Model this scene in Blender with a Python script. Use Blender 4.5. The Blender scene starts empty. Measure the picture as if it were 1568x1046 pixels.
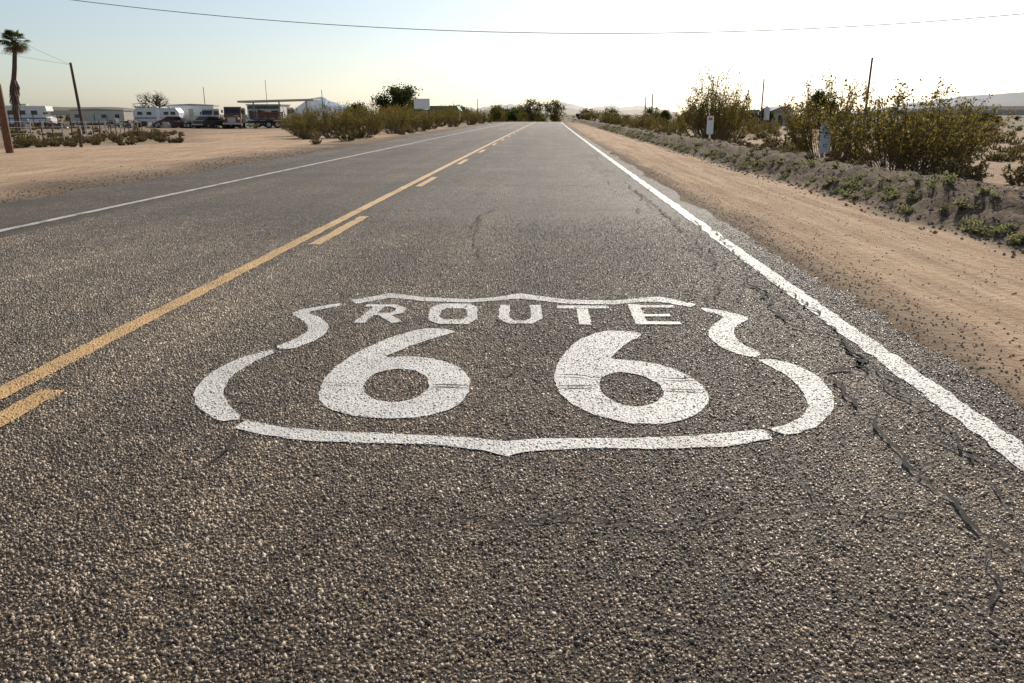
import bpy, math, random
import numpy as np
from mathutils import Vector, noise, Matrix
from mathutils.geometry import tessellate_polygon
R=random.Random(66)
scene=bpy.context.scene
scene.view_settings.view_transform='Standard'
scene.view_settings.look='None'
scene.view_settings.exposure=0
H=1.1; TH=math.atan(348/1220); PS=math.atan(.0426)
# ------------------------------------------------------------ camera
cam=bpy.data.cameras.new("camera"); co=bpy.data.objects.new("camera",cam)
scene.collection.objects.link(co); scene.camera=co
cam.lens=28.0; cam.sensor_width=36; cam.clip_end=40000; cam.clip_start=.05
co.location=(0,0,H); co.rotation_euler=(math.pi/2-TH,0,PS)
# ------------------------------------------------------------ light
SEL=math.radians(30); SAZ=math.radians(20)
w=bpy.data.worlds.new("World"); scene.world=w; w.use_nodes=True
nt=w.node_tree; sky=nt.nodes.new('ShaderNodeTexSky'); sky.sky_type='NISHITA'
sky.sun_disc=False; sky.sun_elevation=SEL; sky.sun_rotation=SAZ
sky.air_density=1.0; sky.dust_density=.9; sky.ozone_density=2.0
hs=nt.nodes.new('ShaderNodeHueSaturation'); hs.inputs['Saturation'].default_value=.70
nt.links.new(sky.outputs[0],hs.inputs['Color'])
mx=nt.nodes.new('ShaderNodeMixRGB'); mx.blend_type='MULTIPLY'; mx.inputs[0].default_value=1; mx.inputs[2].default_value=(.965,1.0,1.03,1)
nt.links.new(hs.outputs[0],mx.inputs[1])
bg=nt.nodes['Background']; bg.inputs[1].default_value=.105
nt.links.new(mx.outputs[0],bg.inputs[0])
S=Vector((math.sin(SAZ)*math.cos(SEL),math.cos(SAZ)*math.cos(SEL),math.sin(SEL)))
sl=bpy.data.lights.new("sun",'SUN'); sl.energy=5.0; sl.angle=math.radians(.5); sl.color=(1,.92,.79)
so=bpy.data.objects.new("sun",sl); scene.collection.objects.link(so)
so.rotation_euler=S.to_track_quat('Z','Y').to_euler()
# ------------------------------------------------------------ terrain functions
def sm(a,b,x):
    t=max(0,min(1,(x-a)/(b-a))); return t*t*(3-2*t)
def off(y):
    y=max(0,min(y,420)); return .5*(y/125)**2+max(0,y-130)**2*.0015
def fb(x,y,f,s=0): return noise.noise(Vector((x*f,y*f,s)))
def zlong(y): return -4*sm(118,330,y)
def tz(x,y):
    xr=x-off(y); z=zlong(y)
    if xr>1.9:
        if xr<3.9: z+= -.012+.02*fb(x,y,1.3)+.008*fb(x,y,6)+ .015*sm(1.9,3.9,xr)-.012*sm(.1,.35,fb(xr*2.2,y*.05,1,40))
        else:
            c=4.7+.2*fb(0,y,.35,3)
            up=sm(3.9,c,xr)*(.29+.09*fb(x,y,.7,5)); dn=sm(c+.15,7.4,xr)
            z+= up*(1-dn)-.36*dn
            lump=sm(3.9,4.3,xr)*(1-sm(6,8,xr))
            z+= lump*(.09*fb(x,y,2.6)+.08*fb(x,y,6.5)+.035*fb(x,y,15)) 
            z+= sm(7,9,xr)*(.05*fb(x,y,.6)+.02*fb(x,y,2.5))-.35*sm(8,25,xr)
    elif xr<-6.6:
        z+= -.012+.02*fb(x,y,.9)-.6*sm(-9,-36,xr)
        z+= .03*fb(x,y,.35)+ .012*fb(x,y,3)
    else: z-= .035
    return z
# ------------------------------------------------------------ node helpers
def new_mat(name):
    m=bpy.data.materials.new(name); m.use_nodes=True
    nt=m.node_tree; b=nt.nodes['Principled BSDF']; return m,nt,b
def nd(nt,t,**k):
    n=nt.nodes.new('ShaderNode'+t)
    for a,b in k.items(): setattr(n,a,b)
    return n
def sset(nt,sock,v):
    if hasattr(v,'is_output'): nt.links.new(v,sock)
    else: sock.default_value=v
def math_(nt,op,a,b=0.,c=None,clamp=False):
    n=nd(nt,'Math',operation=op,use_clamp=clamp); sset(nt,n.inputs[0],a); sset(nt,n.inputs[1],b)
    if c is not None: sset(nt,n.inputs[2],c)
    return n.outputs[0]
def mix_(nt,f,a,b,bt='MIX'):
    n=nd(nt,'MixRGB',blend_type=bt); sset(nt,n.inputs[0],f)
    for i,v in ((1,a),(2,b)):
        if isinstance(v,tuple): v=(*v[:3],1)
        sset(nt,n.inputs[i],v)
    return n.outputs[0]
def mapr(nt,v,a,b,c=0.,d=1.):
    n=nd(nt,'MapRange'); sset(nt,n.inputs[0],v)
    for i,q in enumerate((a,b,c,d)): n.inputs[i+1].default_value=q
    return n.outputs[0]
def noise_(nt,vec,sc,det=3.,rough=.55,dist=0.):
    n=nd(nt,'TexNoise'); nt.links.new(vec,n.inputs['Vector'])
    n.inputs['Scale'].default_value=sc; n.inputs['Detail'].default_value=det
    n.inputs['Roughness'].default_value=rough; n.inputs['Distortion'].default_value=dist
    return n
def mapping(nt,vec,scale):
    n=nd(nt,'Mapping'); nt.links.new(vec,n.inputs[0]); n.inputs['Scale'].default_value=scale; return n.outputs[0]
def ramp(nt,f,stops):
    n=nd(nt,'ValToRGB'); sset(nt,n.inputs[0],f); e=n.color_ramp.elements
    while len(e)<len(stops): e.new(.5)
    for x,(p,c) in zip(e,stops): x.position=p; x.color=(*c,1)
    return n.outputs[0]
STONE=[(0,(.062,.042,.027)),(.45,(.170,.118,.072)),(.8,(.32,.228,.143)),(1,(.54,.42,.29))]
CHIP=[(0,(.09,.064,.043)),(.4,(.23,.165,.108)),(.78,(.41,.307,.207)),(1,(.62,.50,.37))]
def tone_(nt,tc):
    big=noise_(nt,tc,.55,3,.6).outputs['Fac']
    lane=noise_(nt,mapping(nt,tc,(1.3,.05,1)),1,2,.5).outputs['Fac']
    mid=noise_(nt,tc,7,3,.65).outputs['Fac']
    k=math_(nt,'MULTIPLY',mapr(nt,big,.3,.7,.72,1.3),mapr(nt,lane,.3,.7,.7,1.35))
    return math_(nt,'MULTIPLY',k,mapr(nt,mid,.25,.75,.66,1.34))
def asphalt_nodes(nt):
    tc=nd(nt,'TexCoord').outputs['Object']
    nn=noise_(nt,tc,130,3,.75); fine=nn.outputs['Fac']
    n=nd(nt,'VectorMath',operation='MULTIPLY_ADD'); nt.links.new(nn.outputs['Color'],n.inputs[0]); n.inputs[1].default_value=(.010,)*3; nt.links.new(tc,n.inputs[2]); vec=n.outputs[0]
    v=nd(nt,'TexVoronoi',voronoi_dimensions='2D'); nt.links.new(vec,v.inputs['Vector']); v.inputs['Scale'].default_value=95
    sp=nd(nt,'SeparateColor'); nt.links.new(v.outputs['Color'],sp.inputs[0])
    stone=ramp(nt,sp.outputs[0],STONE)
    body=mapr(nt,v.outputs['Distance'],.62,.28)
    solid=math_(nt,'MULTIPLY',body,mapr(nt,sp.outputs[1],.2,.35))
    col=mix_(nt,solid,(.034,.024,.016),stone)
    vm=nd(nt,'VectorMath',operation='SCALE'); nt.links.new(col,vm.inputs[0]); nt.links.new(tone_(nt,tc),vm.inputs['Scale']); col=vm.outputs[0]
    hgt=math_(nt,'MULTIPLY',body,math_(nt,'MULTIPLY_ADD',sp.outputs[1],.9,.1))
    hgt=math_(nt,'ADD',hgt,math_(nt,'MULTIPLY',fine,.8))
    return tc,col,hgt,solid,sp
def bump_(nt,h,strength,dist,b):
    n=nd(nt,'Bump'); n.inputs['Strength'].default_value=strength; n.inputs['Distance'].default_value=dist
    nt.links.new(h,n.inputs['Height']); nt.links.new(n.outputs[0],b.inputs['Normal'])
def asphalt():
    m,nt,b=new_mat("asphalt"); tc,col,h,so_,sp=asphalt_nodes(nt)
    nt.links.new(col,b.inputs['Base Color']); bump_(nt,h,1,.012,b)
    b.inputs['Specular IOR Level'].default_value=.24
    nt.links.new(mapr(nt,sp.outputs[2],0,1,.45,.8),b.inputs['Roughness']); return m
def paint(name,c,wear):
    m,nt,b=new_mat(name); tc,col,h,so_,sp=asphalt_nodes(nt)
    a=noise_(nt,tc,55,3,.7).outputs['Fac']; c2=noise_(nt,tc,3.,3,.6).outputs['Fac']
    f=math_(nt,'ADD',math_(nt,'MULTIPLY',a,.65),math_(nt,'MULTIPLY',c2,.5))
    f=math_(nt,'ADD',f,math_(nt,'MULTIPLY',mapr(nt,h,.1,1.),.14))
    f=mapr(nt,f,wear,wear+.09)
    tone=mix_(nt,mapr(nt,c2,.3,.7),tuple(x*.76 for x in c),c)
    cc=mix_(nt,f,col,tone); nt.links.new(cc,b.inputs['Base Color']); bump_(nt,h,.6,.005,b)
    b.inputs['Roughness'].default_value=.6; return m
def chipmat(name,c=None):
    m,nt,b=new_mat(name); tc=nd(nt,'TexCoord').outputs['Object']
    g=nd(nt,'NewGeometry').outputs['Random Per Island']
    if c is None:
        col=ramp(nt,g,CHIP); vm=nd(nt,'VectorMath',operation='SCALE'); nt.links.new(col,vm.inputs[0]); nt.links.new(tone_(nt,tc),vm.inputs['Scale']); col=vm.outputs[0]
        b.inputs['Specular IOR Level'].default_value=.45
    else:
        c2=noise_(nt,tc,3.,3,.6).outputs['Fac']
        col=mix_(nt,mapr(nt,c2,.3,.7),tuple(x*.76 for x in c),c)
    nt.links.new(col,b.inputs['Base Color']); b.inputs['Roughness'].default_value=.5; return m
def simple(name,c,rough=.7,var=.25,sc=6.,metal=0.,bump=0.):
    m,nt,b=new_mat(name); tc=nd(nt,'TexCoord').outputs['Object']
    n=noise_(nt,tc,sc,4,.65).outputs['Fac']
    col=mix_(nt,mapr(nt,n,.3,.7),tuple(x*(1-var) for x in c),tuple(min(1,x*(1+var)) for x in c))
    nt.links.new(col,b.inputs['Base Color']); b.inputs['Roughness'].default_value=rough; b.inputs['Metallic'].default_value=metal
    if bump: bump_(nt,n,.6,bump,b)
    return m
def leaf(name,c1,c2,tr=.45):
    m=bpy.data.materials.new(name); m.use_nodes=True; nt=m.node_tree; nt.nodes.clear()
    o=nd(nt,'OutputMaterial'); d=nd(nt,'BsdfDiffuse'); t=nd(nt,'BsdfTranslucent'); x=nd(nt,'MixShader'); x.inputs[0].default_value=tr
    g=nd(nt,'NewGeometry'); col=mix_(nt,g.outputs['Random Per Island'],c1,c2)
    nt.links.new(col,d.inputs[0])
    vm=nd(nt,'VectorMath',operation='MULTIPLY'); nt.links.new(col,vm.inputs[0]); vm.inputs[1].default_value=(1.3,1.25,.9); nt.links.new(vm.outputs[0],t.inputs[0])
    nt.links.new(d.outputs[0],x.inputs[1]); nt.links.new(t.outputs[0],x.inputs[2]); nt.links.new(x.outputs[0],o.inputs[0]); return m
def haze(name,c,trans):  # hill material: aerial haze imitated by mixing in transparency
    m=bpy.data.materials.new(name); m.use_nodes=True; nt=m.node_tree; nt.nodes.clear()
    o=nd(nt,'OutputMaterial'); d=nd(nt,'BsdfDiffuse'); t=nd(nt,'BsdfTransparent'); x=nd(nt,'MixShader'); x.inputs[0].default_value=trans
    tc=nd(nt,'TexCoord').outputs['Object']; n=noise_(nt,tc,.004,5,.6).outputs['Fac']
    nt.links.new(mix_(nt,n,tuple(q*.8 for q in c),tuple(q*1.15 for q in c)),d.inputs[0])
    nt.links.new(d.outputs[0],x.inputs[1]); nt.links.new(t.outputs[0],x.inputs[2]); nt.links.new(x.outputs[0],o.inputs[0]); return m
M={}
CW=(.73,.69,.63); CY=(.68,.41,.16)
M['asphalt']=asphalt()
M['white']=paint("white_road_paint",CW,.47)
M['wline']=paint("white_line_paint",(.72,.68,.62),.49)
M['wfaded']=paint("faded_line_paint",(.58,.54,.48),.54)
M['yellow']=paint("yellow_road_paint",CY,.49)
M['chip']=chipmat("asphalt_chip"); M['chipw']=chipmat("painted_chip_white",CW); M['chipy']=chipmat("painted_chip_yellow",CY)
M['crack']=simple("crack_filler",(.014,.011,.009),.95)
M['wood']=simple("weathered_wood",(.10,.065,.045),.85,.4,9)
M['wood2']=simple("brown_wood",(.16,.075,.04),.85,.4,9)
M['stem']=simple("twig_bark",(.15,.11,.075),.9,.4,20)
M['stemd']=simple("dark_bark",(.07,.05,.035),.9,.4,20)
M['l1']=leaf("creosote_leaf",(.085,.08,.025),(.17,.14,.04))
M['l2']=leaf("creosote_leaf_yellow",(.18,.14,.045),(.28,.20,.07))
M['dry']=leaf("dry_scrub_leaf",(.15,.11,.065),(.25,.19,.115),.35)
M['grey']=leaf("sage_leaf",(.085,.085,.05),(.16,.145,.09),.35)
M['weed']=leaf("green_weed_leaf",(.16,.17,.095),(.33,.33,.21),.4)
M['dk']=leaf("dark_tree_leaf",(.03,.045,.02),(.07,.085,.038),.35)
M['dk2']=leaf("tree_leaf",(.055,.065,.028),(.12,.12,.05),.4)
M['palm']=leaf("palm_leaf",(.04,.06,.02),(.10,.11,.03),.3)
M['whitep']=simple("white_panel",(.74,.73,.70),.5,.08,2)
M['cream']=simple("cream_siding",(.55,.50,.42),.7,.12,2)
M['alu']=simple("aluminium_siding",(.62,.63,.64),.35,.1,3,.5)
M['glass']=simple("dark_window",(.02,.025,.03),.12,.1)
M['tyre']=simple("tyre_rubber",(.02,.02,.02),.8)
M['rust']=simple("rusted_steel",(.16,.085,.05),.8,.45,4)
M['dark']=simple("dark_metal",(.05,.046,.042),.6,.4,4)
M['steel']=simple("galvanised_steel",(.35,.35,.34),.45,.15,5,.6)
M['red']=simple("red_car_paint",(.16,.03,.025),.35,.15,3)
M['blue']=simple("blue_paint",(.08,.16,.28),.5,.15,3)
M['roofg']=simple("green_roof",(.06,.20,.13),.6,.15,3)
M['roof']=simple("grey_roof",(.30,.29,.28),.7,.2,3)
M['signw']=simple("sign_white",(.82,.83,.83),.5,.06,8)
M['signb']=simple("sign_pale_blue",(.70,.78,.80),.5,.08,8)
M['black']=simple("black_lettering",(.03,.03,.03),.6)
M['wire']=simple("cable",(.05,.05,.055),.6)
M['stone']=simple("pebble",(.27,.20,.145),.9,.4,30)
M['amber']=simple("amber_lens",(.5,.2,.02),.3,.1)
# ------------------------------------------------------------ mesh builder
class MB:
    def __init__(s): s.v=[];s.f=[];s.m=[];s.mats=[]
    def mi(s,k):
        if k not in s.mats: s.mats.append(k)
        return s.mats.index(k)
    def add(s,vs,fs,k):
        o=len(s.v); s.v+=[tuple(p) for p in vs]; i=s.mi(k)
        for f in fs: s.f.append([o+q for q in f]); s.m.append(i)
    def box(s,c,d,k,rz=0.,ry=0.):
        mt=Matrix.Rotation(rz,3,'Z')@Matrix.Rotation(ry,3,'Y'); vs=[]
        for x in(-.5,.5):
            for y in(-.5,.5):
                for z in(-.5,.5): vs.append(Vector(c)+mt@Vector((x*d[0],y*d[1],z*d[2])))
        s.add(vs,[(0,1,3,2),(4,6,7,5),(0,4,5,1),(2,3,7,6),(0,2,6,4),(1,5,7,3)],k)
    def tube(s,p0,p1,r0,r1,k,n=6,cap=True):
        p0=Vector(p0);p1=Vector(p1);d=(p1-p0)
        if d.length<1e-6: return
        q=d.to_track_quat('Z','Y'); vs=[]
        for p,r in((p0,r0),(p1,r1)):
            for i in range(n):
                a=2*math.pi*i/n; vs.append(p+q@Vector((math.cos(a)*r,math.sin(a)*r,0)))
        fs=[(i,(i+1)%n,n+(i+1)%n,n+i) for i in range(n)]
        if cap: fs+=[tuple(range(n-1,-1,-1)),tuple(range(n,2*n))]
        s.add(vs,fs,k)
    def path(s,pts,r0,r1,k,n=5):
        L=len(pts)-1
        for i in range(L):
            a=r0+(r1-r0)*i/L;b=r0+(r1-r0)*(i+1)/L; s.tube(pts[i],pts[i+1],a,b,k,n,False)
    def prism(s,prof,y0,y1,k,inset=0.):
        n=len(prof)
        vs=[(p[0],y0,p[1]) for p in prof]+[(p[0],y1,p[1]) for p in prof]
        s.add(vs,[(i,(i+1)%n,n+(i+1)%n,n+i) for i in range(n)]+[tuple(range(n-1,-1,-1)),tuple(range(n,2*n))],k)
    def quad(s,c,a,b,k):
        c=Vector(c); s.add([c-a-b,c+a-b,c+a+b,c-a+b],[(0,1,2,3)],k)
    def leafq(s,c,sz,k,r):
        a=Vector((r.gauss(0,1),r.gauss(0,1),r.gauss(0,1))).normalized()
        b=a.orthogonal().normalized(); b=Matrix.Rotation(r.random()*6.28,3,a)@b
        s.quad(c,a*sz*.5,b*sz*.32,k)
    def wheel(s,x,y,r,wd,k='tyre'):
        s.tube((x,y-wd/2,r),(x,y+wd/2,r),r,r,k,16); s.tube((x,y-wd/2-.01,r),(x,y+wd/2+.01,r),r*.55,r*.55,'steel',12)
    def mesh(s,name,smooth=False):
        me=bpy.data.meshes.new(name); me.from_pydata(s.v,[],s.f)
        for k in s.mats: me.materials.append(M[k])
        me.polygons.foreach_set('material_index',s.m)
        if smooth: me.polygons.foreach_set('use_smooth',[True]*len(s.f))
        me.update(); return me
    def obj(s,name,loc=(0,0,0),rz=0.,smooth=False,parent=None,rec=False):
        me=s.mesh(name,smooth)
        if rec:
            import bmesh
            bm=bmesh.new(); bm.from_mesh(me); bmesh.ops.recalc_face_normals(bm,faces=bm.faces); bm.to_mesh(me); bm.free()
        return inst(me,name,loc,rz,1,parent)
def inst(me,name,loc,rz=0.,sc=1,parent=None):
    o=bpy.data.objects.new(name,me); scene.collection.objects.link(o)
    o.location=loc; o.rotation_euler=(0,0,rz)
    o.scale=(sc,sc,sc) if not isinstance(sc,tuple) else sc
    if parent: o.parent=parent
    return o
def empty(name,loc=(0,0,0)):
    o=bpy.data.objects.new(name,None); scene.collection.objects.link(o); o.location=loc; return o
def G(x,y,dz=0.): return (x,y,tz(x,y)+dz)
# ------------------------------------------------------------ ground
def sandmat():
    m,nt,b=new_mat("desert_ground"); tc=nd(nt,'TexCoord').outputs['Object']
    at=nd(nt,'VertexColor',layer_name='zone').outputs['Color']; sp=nd(nt,'SeparateColor'); nt.links.new(at,sp.inputs[0])
    n1=noise_(nt,tc,.6,4,.6).outputs['Fac']; n2=noise_(nt,tc,14,5,.7).outputs['Fac']; n3=noise_(nt,tc,90,3,.7).outputs['Fac']
    tr=noise_(nt,mapping(nt,tc,(5.5,.22,1)),1,4,.6,.4).outputs['Fac']
    sand=mix_(nt,mapr(nt,n1,.3,.7),(.52,.355,.22),(.68,.485,.32))
    sand=mix_(nt,mapr(nt,tr,.42,.62,0,.75),sand,(.38,.245,.15))
    sand=mix_(nt,mapr(nt,n2,.45,.75,0,.55),sand,(.32,.21,.13))
    grav=mix_(nt,mapr(nt,n2,.35,.65),(.08,.058,.041),(.26,.19,.13))
    shaded_soil=mix_(nt,mapr(nt,n2,.35,.65),(.085,.06,.042),(.25,.18,.12))  # dark soil, deepened so the berm face's shadow sits in the colour
    far=mix_(nt,mapr(nt,noise_(nt,mapping(nt,tc,(1,.35,1)),.05,4,.7).outputs['Fac'],.4,.6),(.12,.095,.055),(.26,.19,.12))
    c=mix_(nt,sp.outputs[0],sand,grav); c=mix_(nt,sp.outputs[1],c,shaded_soil); c=mix_(nt,sp.outputs[2],c,far)
    c=mix_(nt,mapr(nt,n3,.55,.8,0,.5),c,(.14,.10,.07))
    nt.links.new(c,b.inputs['Base Color']); b.inputs['Roughness'].default_value=.95; b.inputs['Specular IOR Level'].default_value=.15
    h=math_(nt,'ADD',math_(nt,'MULTIPLY',n2,1.),math_(nt,'MULTIPLY',n3,.35)); h=math_(nt,'ADD',h,math_(nt,'MULTIPLY',tr,1.5))
    bump_(nt,h,.9,.04,b); return m
M['ground']=sandmat()
xs=[];x=-10.
while x<1.2: xs.append(x); x+=.35
while x<8: xs.append(x); x+=.07
while x<14: xs.append(x); x+=.3
st=.35
while x<12000: xs.append(x); st*=1.09; x+=st
x=-10.;st=.35;neg=[]
while x>-12000: st*=1.09; x-=st; neg.append(x)
xs=neg[::-1]+xs
ys=[-400,-150,-60,-25,-12,-7,-4,-2,-1,-.4]; y=0.
while y<14000: ys.append(y); y+=max(.09,y*.012)
vs=[];cols=[]
for y in ys:
    o=off(y); lf=sm(50,150,y)
    for xr in xs:
        x=xr+o; vs.append((x,y,tz(x,y)))
        nn=fb(x,y,.5,9)
        g=0.;s_=0.;f_=lf
        if xr<0: g=sm(-9.6+nn*1.5,-7.2+nn,xr); f_*=sm(-12,-30,xr) if x/max(y,1)<-.33 and y<120 else 1
        else:
            g=.75*(1-sm(1.95,2.4+.5*nn,xr)); s_=sm(3.75,4.1,xr+.3*nn)*(1-.7*sm(5.8,8.5+2*nn,xr))
            s_=max(s_,.5*sm(8,10,xr)*sm(-.1,.35,fb(x,y,.22,4)))
        if xr<-11: s_=.5*sm(0,.35,fb(x,y,.12,2))*sm(-11,-16,xr)
        if xr<-20 and x/max(y,1)<-.43: s_=max(s_,.6*sm(30,40,y))
        cols+= [g,s_,f_,1.]
nx=len(xs);fs=[]
for j in range(len(ys)-1):
    for i in range(nx-1):
        a=j*nx+i; fs.append((a,a+1,a+nx+1,a+nx))
me=bpy.data.meshes.new("desert_ground"); me.from_pydata(vs,[],fs); me.materials.append(M['ground'])
ca=me.color_attributes.new('zone','FLOAT_COLOR','POINT'); ca.data.foreach_set('color',cols)
me.polygons.foreach_set('use_smooth',[True]*len(fs)); inst(me,"desert_ground",(0,0,0))
# ------------------------------------------------------------ road
b=MB(); yy=[];y=-6.
while y<430: yy.append(y); y+=max(.12,abs(y)*.02)
cs=[-6.95,-6,-4.5,-3,-1.5,0,1,1.9]; vs=[]
def redge(y): return 1.86+.14*fb(0,y,.7,7)+.07*fb(0,y,3.5,8)+.03*fb(0,y,9,8)
for y in yy:
    for i,c in enumerate(cs):
        if i==0: c+=.28*fb(0,y,.8,1)+.1*fb(0,y,4,2)
        if i==len(cs)-1: c=redge(y)
        vs.append((c+off(y),y,zlong(y)+.006))
n=len(cs); b.add(vs,[(j*n+i,j*n+i+1,(j+1)*n+i+1,(j+1)*n+i) for j in range(len(yy)-1) for i in range(n-1)],'asphalt')
road=b.obj("asphalt_road")
ZP=.0105
# raster mask of painted areas (5 mm cells) so that chips lying in the paint are painted too
MX0,MX1,MY0,MY1,MC=-5.2,2.4,.6,9.5,.005
mask=np.zeros((int((MY1-MY0)/MC),int((MX1-MX0)/MC)),np.uint8)
def rast(t,val):
    (ax,ay),(bx,by),(cx,cy)=[(p[0],p[1]) for p in t]
    x0=max(0,int((min(ax,bx,cx)-MX0)/MC)); x1=min(mask.shape[1],int((max(ax,bx,cx)-MX0)/MC)+2)
    y0=max(0,int((min(ay,by,cy)-MY0)/MC)); y1=min(mask.shape[0],int((max(ay,by,cy)-MY0)/MC)+2)
    if x1<=x0 or y1<=y0: return
    X,Y=np.meshgrid(MX0+(np.arange(x0,x1)+.5)*MC,MY0+(np.arange(y0,y1)+.5)*MC)
    def e(px,py,qx,qy): return (qx-px)*(Y-py)-(qy-py)*(X-px)
    a,b_,c=e(ax,ay,bx,by),e(bx,by,cx,cy),e(cx,cy,ax,ay)
    ins=((a>=0)&(b_>=0)&(c>=0))|((a<=0)&(b_<=0)&(c<=0))
    mask[y0:y1,x0:x1][ins]=val
def strip(name,x0,x1,ya,yb,k,jit=.006):
    b=MB(); y=ya; rows=[]
    while True:
        rows.append(y)
        if y>=yb: break
        y=min(yb,y+max(.03,abs(y)*.012))
    vs=[]
    for y in rows:
        vs+=[(x0+off(y)+jit*(fb(0,y,18,x0)+fb(0,y,5,x0)),y,zlong(y)+ZP),(x1+off(y)+jit*(fb(0,y,18,x1)+fb(0,y,5,x1)),y,zlong(y)+ZP)]
    b.add(vs,[(2*i,2*i+1,2*i+3,2*i+2) for i in range(len(rows)-1)],k)
    for i in range(len(rows)-1):
        if rows[i]<MY1 and rows[i+1]>MY0:
            q=vs[2*i:2*i+4]; val=2 if k=='yellow' else 1
            rast((q[0],q[1],q[2]),val); rast((q[1],q[2],q[3]),val)
    return b.obj(name,parent=road)
strip("edge_line_right",1.53,1.645,-5,420,'wline',.014)
strip("edge_line_left",-5.36,-5.26,-5,420,'wfaded',.01)
strip("centre_line_solid",-2.265,-2.155,-5,420,'yellow',.011)
y=1.03-5.8
while y<300:
    strip("centre_line_dash",-2.07,-1.965,y,y+1.98,'yellow',.011); y+=5.8
# shield marking, outlined in image pixels and projected onto the road plane
def rd(p):
    uu=(p[0]-784)/1220; vv=(p[1]-523)/1220
    D=math.sin(TH)+vv*math.cos(TH); F=math.cos(TH)-vv*math.sin(TH); t=(H-ZP)/D
    xc=t*uu; yc=t*F
    return (xc*math.cos(PS)-yc*math.sin(PS), yc*math.cos(PS)+xc*math.sin(PS))
def smooth_loop(pts,it=1,step=.025,jit=.0055):
    for _ in range(it):
        q=[]
        for i in range(len(pts)):
            a=pts[i];c=pts[(i+1)%len(pts)]
            d=math.hypot(a[0]-c[0],a[1]-c[1])
            if d<.07: q+=[a]
            else: q+=[(a[0]*.8+c[0]*.2,a[1]*.8+c[1]*.2),(a[0]*.2+c[0]*.8,a[1]*.2+c[1]*.8)]
        pts=q
    out=[]
    for i in range(len(pts)):
        a=pts[i];c=pts[(i+1)%len(pts)]; d=math.hypot(a[0]-c[0],a[1]-c[1]); n=max(1,int(d/step))
        for k in range(n):
            t=k/n; x=a[0]+(c[0]-a[0])*t; y=a[1]+(c[1]-a[1])*t
            out.append((x+jit*(fb(x,y,25,1)+fb(x,y,60,2)),y+jit*(fb(x,y,25,5)+fb(x,y,60,6))))
    return out
sh=MB()
def poly(outer,hole=None,it=1,px=True,dz=0):
    loops=[smooth_loop([rd(p) for p in outer] if px else outer,it)]
    if hole: loops.append(smooth_loop([rd(p) for p in hole],it))
    L=[[Vector((a,b_,0)) for a,b_ in l] for l in loops]
    tris=tessellate_polygon(L); flat=[p for l in L for p in l]
    out=[]
    for t in tris:
        a,b_,c=[flat[i] for i in t]; rast((a,b_,c),1)
        out.append(t if (b_-a).cross(c-a).z>0 else t[::-1])
    sh.add([(p.x,p.y,ZP+dz+zlong(p.y)) for p in flat],out,'white')
# outline
poly([(537,459),(565,455),(595,449),(620,451),(650,455),(720,458),(760,455),(795,449),(825,453),(870,459),(940,460),(985,456),(1010,454),(1035,459),(1066,466),(1058,470),(1010,462),(985,462),(940,466),(870,465),(825,460),(795,457),(760,460),(720,463),(650,461),(615,457),(595,456),(570,461),(545,465)],it=0)
poly([(520,464),(528,466),(505,471),(468,478),(490,486),(503,497),(500,510),(482,522),(445,535),(418,532),(450,520),(470,508),(472,499),(463,490),(445,480),(460,474),(490,469)])
poly([(427,537),(385,555),(352,577),(340,600),(350,622),(372,641),(335,646),(300,622),(295,600),(318,572),(368,547),(418,535)])
poly([(375,644),(430,654),(500,660),(600,664),(700,669),(745,672),(775,676),(810,672),(850,671),(950,671),(1050,668),(1120,662),(1168,657),(1183,671),(1110,684),(1000,687),(900,686),(820,690),(790,694),(775,699),(762,695),(740,689),(660,680),(560,678),(470,675),(400,665),(358,655)],it=0)
poly([(1174,657),(1205,651),(1232,635),(1237,618),(1228,596),(1205,574),(1160,551),(1170,548),(1215,557),(1256,577),(1276,604),(1277,627),(1256,651),(1212,667)])
poly([(1072,470),(1110,476),(1151,487),(1130,496),(1122,508),(1132,524),(1168,542),(1152,548),(1112,536),(1086,518),(1085,503),(1110,485),(1095,480),(1078,476)])
poly([(650,502),(600,515),(545,540),(512,563),(492,587),(486,608),(500,625),(540,637),(595,641),(650,638),(695,625),(716,605),(721,582),(705,562),(670,550),(630,545),(585,548),(615,535),(650,522),(698,508),(690,504)],
    [(556,590),(568,574),(600,564),(635,566),(655,578),(658,593),(640,609),(605,617),(572,612),(558,602)])
poly([(925,506),(885,520),(860,545),(848,572),(852,595),(870,615),(910,635),(960,648),(1010,650),(1060,640),(1086,618),(1083,597),(1060,578),(1020,560),(975,552),(933,550),(945,537),(960,525),(986,511),(965,507)],
    [(916,590),(920,577),(945,569),(980,573),(1010,588),(1018,603),(1005,617),(975,624),(945,618),(922,603)])
def stroke(pts,wd=.062,dz=0):
    P=[Vector((*rd(p),0)) for p in pts]; n=len(P); Lf=[];Rt=[]
    for i,p in enumerate(P):
        d0=(p-P[i-1]).normalized() if i else None; d1=(P[i+1]-p).normalized() if i<n-1 else None
        if d0 is None: d=d1;k=1
        elif d1 is None: d=d0;k=1
        else: d=(d0+d1).normalized(); k=1/max(.6,d.dot(d0))
        nrm=Vector((-d.y,d.x,0))*wd/2*k; Lf.append(p+nrm); Rt.append(p-nrm)
    L=[(q.x,q.y) for q in Lf+Rt[::-1]]
    poly(L,None,0,False,dz)
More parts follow.
